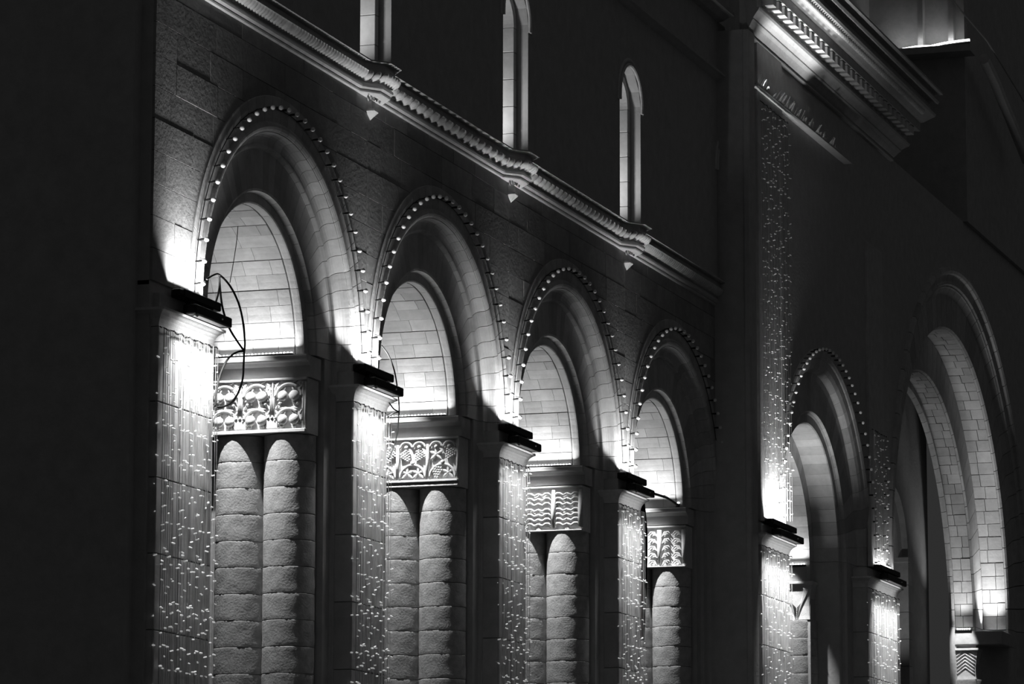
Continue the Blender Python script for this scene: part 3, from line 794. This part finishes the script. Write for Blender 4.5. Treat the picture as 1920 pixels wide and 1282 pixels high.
# impost and capital of the great arch
bb = B(); bb.box(C6+5.14, C6+6.9, PY+.18, PY+1.36, Z6-.42, Z6-.10, .02); struct('trim_impost', 'dark impost block at the right foot of the great arch', bb.mesh('trim_impost', PLAIN))
def bell_capital(label, x, y, ztop, w, H, chevron=False):
    t = thing('carved_capital', label, 'capital', (x, y, ztop))
    prof = [(0, 1.0), (-.06, 1.0), (-.10, .93), (-.35, .82), (-.65, .74), (-.9, .76), (-1.0, .80)]; n = 4
    V = []; F = []
    for v_, q in prof: V += [(-w*q*.5, -w*q, v_*H), (w*q*.9, -w*q, v_*H), (w*q*.9, w*q, v_*H), (-w*q*.5, w*q, v_*H)]
    for i in range(len(prof)-1):
        for k in range(4): F.append((i*4+k, i*4+(k+1) % 4, (i+1)*4+(k+1) % 4, (i+1)*4+k))
    F.append((3, 2, 1, 0)); F.append(tuple(range(len(prof)*4-4, len(prof)*4)))
    O('bell', mk('bell', V, F, CARVE), t)
    def face(v_):
        for (v0, q0), (v1, q1) in zip(prof, prof[1:]):
            if v1 <= v_ <= v0: return q0+(q1-q0)*(v0-v_)/(v0-v1)
        return .8
    for s in (-1, 1):
        for q in range(6):
            if chevron: L_ = [(s*.92*(1-t_)*1.0, -.30-.11*q+.24*t_) for t_ in (0, .33, .66, 1)]
            else: L_ = [(s*.06, -.95+.05*q), (s*(.22+.07*q), -.78+.06*q), (s*(.45+.07*q), -.48+.04*q), (s*(.55+.06*q), -.22), (s*(.42+.05*q), -.13-.02*q)]
            pts = []
            for uu, vv in L_:
                vv = max(min(vv, -.07), -.99); fc = face(vv); pts.append((-w*fc*.5-.008, uu*w*fc, vv*H))
            bb = B(); bb.tube(pts, .014, 6); O('frond', bb.mesh('frond', CARVE, True), t)
    bb = B(); bb.box(-w*.62, w, -w*1.03, w*1.03, -.05, 0, .008); O('abacus', bb.mesh('abacus', CARVE), t)
    return t
bell_capital('flared stone capital with chevron fronds at the foot of the great arch', C6+5.33, PY+1.08, -.05, .32, .72, True)
column('engaged_column', 'pale stone column below the flared capital of the great arch', C6+5.45, PY+1.08, -.78)
spot('column_beam', (C6+4.4, PY+1.1, 1.6), (C6+5.38, PY+1.08, -.7), 420, 24, .6, .03)
# arch five: inner capital, column, LED
bell_capital('bell-shaped stone capital with scrolling leaves behind the tall corner pilaster', C5+2.16, PY+1.10, .04, .34, .74)
column('engaged_column', 'pale stone column below the bell-shaped capital', C5+2.30, PY+1.10, -.72)
bb = B(); bb.box(C5+1.98, C5+2.6, PY+.85, PY+1.5, .04, .34, .02); struct('trim_impost', 'dark impost block above the bell-shaped capital', bb.mesh('trim_impost', PLAIN))
l = thing('led_bar', 'short linear LED uplight behind the tall corner pilaster', 'light bar', (C5+2.0, PY+1.15, .34))
bb = B(); bb.box(-.03, .03, -.25, .25, 0, .03, .005); O('housing', bb.mesh('housing', BLACK), l)
bb = B()
for i in range(9): bb.ball((-.01, -.22+i*.055, .036), .018, .022, .016, 8, 5)
o = O('led_row', bb.mesh('led_row', LED, True), l); o['kind'] = 'stuff'
AXIS = Vector((0, 1, 0))
area('beam', (C5+1.90, PY+1.15, .42), (C5+1.6, PY+1.15, 2.4), .5, .05, 7, 150, l)
area('beam', (C5-1.6, PY+.35, .6), (C5+1.5, PY+.6, 2.9), .4, .2, 6, 48)  # extra light without a fixture, added to brighten the arch underside
AXIS = Vector((1, 0, 0))
spot('column_beam', (C5+1.2, PY+1.45, 1.75), (C5+1.9, PY+1.2, -.75), 900, 25, .7, .03)
# inner doorway arch deep inside the great arch
C7, Z7 = 42.65, 1.85
b = B()
for x0, x1 in ((C6-4.95, C7), (C7, C6+5.0)):
    b.prism(half_poly(x0, x1, GROUND, 6.2, C7, Z7, 1.60, 30), 1.38, 1.46)
struct('wall_tympanum', 'dim wall deep inside the great arch, pierced by a doorway arch', b.mesh('wall_tympanum', PLAIN))
t = struct('trim_doorway', 'narrow lit rings of the doorway arch behind the rightmost pilaster', None, (C7, 0, Z7))
O('arch_ring', ring_piece('arch_ring', [(1.53, 1.36), (1.53, 1.50), (1.75, 1.50), (1.75, 1.36)], -90, 90, STONE, 30), t)
O('arch_ring', ring_piece('arch_ring', [(1.36, 1.60), (1.36, 2.4), (1.75, 2.4), (1.75, 1.50), (1.53, 1.50), (1.40, 1.56)], -90, 90, STONE, 30), t)
for s_ in (-1, 1):
    zj = 0.0; q = 0
    while zj > -6:
        hh = .62
        bb = B(); bb.box(1.44 if s_ > 0 else -1.8, 1.8 if s_ > 0 else -1.44, 1.34, 2.4, zj-hh+.006, zj-.006); O('jamb_block', bb.mesh('jamb_block', STONE), t); zj -= hh
    bb = B(); bb.box(1.38 if s_ > 0 else -1.7, 1.7 if s_ > 0 else -1.38, 1.32, 1.7, -.10, .02, .01); O('impost', bb.mesh('impost', PLAIN), t)
l = thing('floodlight', 'unseen floodlight added on a post inside the doorway arch', 'floodlight', (C7-.9, 1.75, GROUND))  # lamp out of view, added to light the doorway rings and jamb
bb = B(); bb.tube([(0, 0, 0), (0, 0, 7.2)], .04, 8); O('post', bb.mesh('post', BLACK), l)
bb = B(); bb.box(-.1, .1, -.12, .12, 7.2, 7.35, .02); O('housing', bb.mesh('housing', BLACK), l)
spot('beam', (C7-.7, 1.55, GROUND+7.5), (C7+1.45, 1.65, 1.7), 60, 70, .9, .06, l)

# pilasters five and six
for k, (x0, x1) in ((4, (23.55, 25.55)), (5, (31.75, 34.35))):
    pilaster('stone '+PN[k], x0, x1, PY-.08, .3)
    c = (x0+x1)/2
    floodpair(PN[k], c+.2, PY-.08, .85, P_UP*(3.4 if k == 4 else .14), P_DOWN*(2.6 if k == 4 else 2.0), 0.0, 46, .07)
    if k == 5:
        l = thing('tube_lamp', 'short glowing tube lamp on the rightmost lit pilaster', 'light bar', (c-.2, PY-.16, .52))
        bb = B(); bb.tube([(-.35, 0, 0), (.55, 0, 0)], .025, 8); O('tube', bb.mesh('tube', LED, True), l)
        bb = B(); bb.ball((-.38, 0, .0), .045, .045, .04, 8, 6); O('end_cap', bb.mesh('end_cap', LED, True), l)
    curtain('curtain of string lights hanging down the '+PN[k], x0, x1+.06, PY-.08, -.01, -5.4, 26, 1, .34, k)
for k, (x0, x1, zt) in ((4, (23.62, 25.40, 8.05)), (5, (32.2, 33.5, 3.2))):
    bb = B(); bb.box(x0, x1, PY-.06, PY+.02, .45, 9.15 if k == 4 else 7, .01)
    struct('wall_shaft', 'shallow upper shaft rising above the %s' % PN[k], bb.mesh('wall_shaft', STONE))
    curtain('long curtain of string lights on the upper shaft of the '+PN[k], x0+.05, x1+(.25 if k == 4 else 0), PY-.07, zt, .62, 24 if k == 4 else 14, 0, .33, k+3, LAMP)
festoon('string of round bulbs on the arch of the projecting block', C5, PY-.14, Z5-.03, 3.81, 45, -91, 88, PY, 'bulb strings round the arches')
festoon('short string of round bulbs above the rightmost pilaster', C6, PY-.14, Z6, 8.2, 7, -87.0, -75, PY, 'bulb strings round the arches')

# ---- entablature of the projecting block
EN = [(PY+.1, 9.10), (PY-.05, 9.12), (PY-.07, 9.14), (PY-.07, 9.165), (PY-.05, 9.18), (PY-.055, 9.19), (PY-.09, 9.22), (PY-.15, 9.30), (PY-.20, 9.35), (PY-.205, 9.365), (PY-.19, 9.37), (PY-.21, 9.38),
      (PY-.27, 9.43), (PY-.34, 9.48), (PY-.36, 9.52), (PY-.30, 9.525), (PY-.30, 9.80), (PY-.54, 9.82), (PY-.54, 10.0), (PY-.60, 10.02), (PY-.70, 10.10), (PY-.80, 10.17), (PY-.82, 10.22), (PY-.72, 10.23), (PY-.72, 10.42), (PY-.86, 10.45), (PY-.88, 10.50), (PY-.80, 10.51), (PY-.80, 10.62), (PY-.95, 10.66), (PY-.95, 10.70), (PY+.1, 10.75)]
n = len(EN); V = []; F = []
for x, inset in ((23.0, 1.0), (34.6, -1.0)):
    for y, zz in EN: V.append((x-inset*(PY-y if y < PY else 0), y, zz))
F.append(tuple(range(n))); F.append(tuple(range(2*n-1, n-1, -1)))
for k in range(n): F.append((k, k+n, (k+1) % n+n, (k+1) % n))
ent = struct('trim_entablature', 'deep stone entablature with dentils on the projecting block', mk('trim_entablature', V, F, PLAIN))
dm = B().box(-.11, .11, PY-.52, PY-.29, 9.64, 9.80, .004).mesh('dentil', CARVE)
for i in range(29): O('dentil', dm, ent, (23.15+i*.405, 0, 0))
em = cached('egg', lambda: B().ball((0, PY-.72, 10.11), .06, .05, .07, 8, 6).mesh('egg', CARVE, True))
for i in range(84): O('egg', em, ent, (22.9+i*.14, 0, 0), (0, 0, 0))
# leaf-edged ledge below it
bb = B(); bb.prism([(23.3, 8.24), (30.5, 8.24), (30.5, 8.28), (23.3, 8.28)], PY-.17, PY+.02)
lt = struct('trim_ledge', 'thin ledge with ragged leaf edge below the entablature', bb.mesh('trim_ledge', PLAIN))
rnd = random.Random(2)
for i in range(36):
    bb = B(); leaf(bb, 0, 0, rnd.uniform(-.05, .05), rnd.uniform(.09, .22), rnd.uniform(.04, .08), 0, .02)
    V = [(y_, x_, z_) for x_, y_, z_ in bb.V]
    O('ledge_leaf', mk('ledge_leaf', V, bb.F, CARVE, True), lt, (23.35+i*.17, PY-.15, 8.25), (rad(rnd.uniform(10, 40)), 0, rnd.uniform(-.5, .5)))
l = thing('led_bar', 'linear uplight hidden behind the leafy ledge below the entablature', 'light bar', (25.3, PY-.06, 8.28))
bb = B(); bb.box(-1.9, 1.9, -.03, .04, 0, .035, .005); O('housing', bb.mesh('housing', BLACK), l)
bb = B(); bb.box(-1.85, 1.85, -.02, .03, .035, .04); O('lens', bb.mesh('lens', LENS), l)
area('beam', (25.3, PY-.13, 8.34), (25.3, PY-.48, 9.35), 3.6, .04, 23, 56, l)
bb = B(); bb.box(23.0, 60, 1.6, 1.8, 9.0, 20); struct('wall_rear', 'dark set-back wall above the projecting block', bb.mesh('wall_rear', PLAIN))

# ---- raised block far right with its LED ribbon
XB = 42.0
bb = B(); bb.box(XB, 60, -.60, 3.2, 9.2, 20); struct('wall_attic', 'dimly lit side wall of the raised block at the top right', bb.mesh('wall_attic', PLAIN))
bb = B()
V = []
P0, P1 = bpx(1780, -6, 1, -1.3), bpx(1850, 76, 1, -1.3)
struct('trim_eave', 'faint slanting eave line of the raised block', B().tube([P0-(P1-P0)*.2, P1, bpx(1865, 100, 1, -1.25), bpx(1920, 190, 1, -1.2)], .02, 6).mesh('trim_eave', PLAIN))
struct('trim_eave', 'faint broad band curving down at the top right edge', B().tube([bpx(1845, 110, 1, -1.1), bpx(1865, 152, 1, -1.1), bpx(1880, 190, 1, -1.1), bpx(1895, 225, 1, -1.1), bpx(1925, 300, 1, -1.1)], .13, 8).mesh('trim_eave', PLAIN))
pl = [bpx(*q, 0, XB-.35) for q in ((1666, 99), (1690, 93), (1718, 88), (1745, 87), (1772, 81), (1800, 77), (1818, 75))]
base = pl[0].copy()
t = thing('led_ribbon', 'long wavy glowing LED ribbon at the top right', 'light bar', base)
bb = B(); bb.tube([p-base for p in pl], .03, 8); O('tube', bb.mesh('tube', LED, True), t)
bb = B(); bb.tube([p-base-Vector((0, 0, .05)) for p in pl], .03, 6); O('channel', bb.mesh('channel', BLACK), t)
bb = B(); bb.box(XB-.6, XB, -.85, 1.6, 13.0, 13.16); struct('trim_shelf', 'dark shelf carrying the LED ribbon', bb.mesh('trim_shelf', PLAIN))
for q in (.35, -.35):
    bb = B(); bb.box(XB-.30, XB, q-.06, q+.06, 13.16, 20); struct('trim_pier', 'dark vertical strip on the raised block, %s one' % ('left' if q > 0 else 'right'), bb.mesh('trim_pier', PLAIN))
AXIS = Vector((0, 1, 0))
area('beam', (XB-.38, .25, 13.32), (XB-.05, .25, 15), 1.7, .05, 1.4, 160, t)
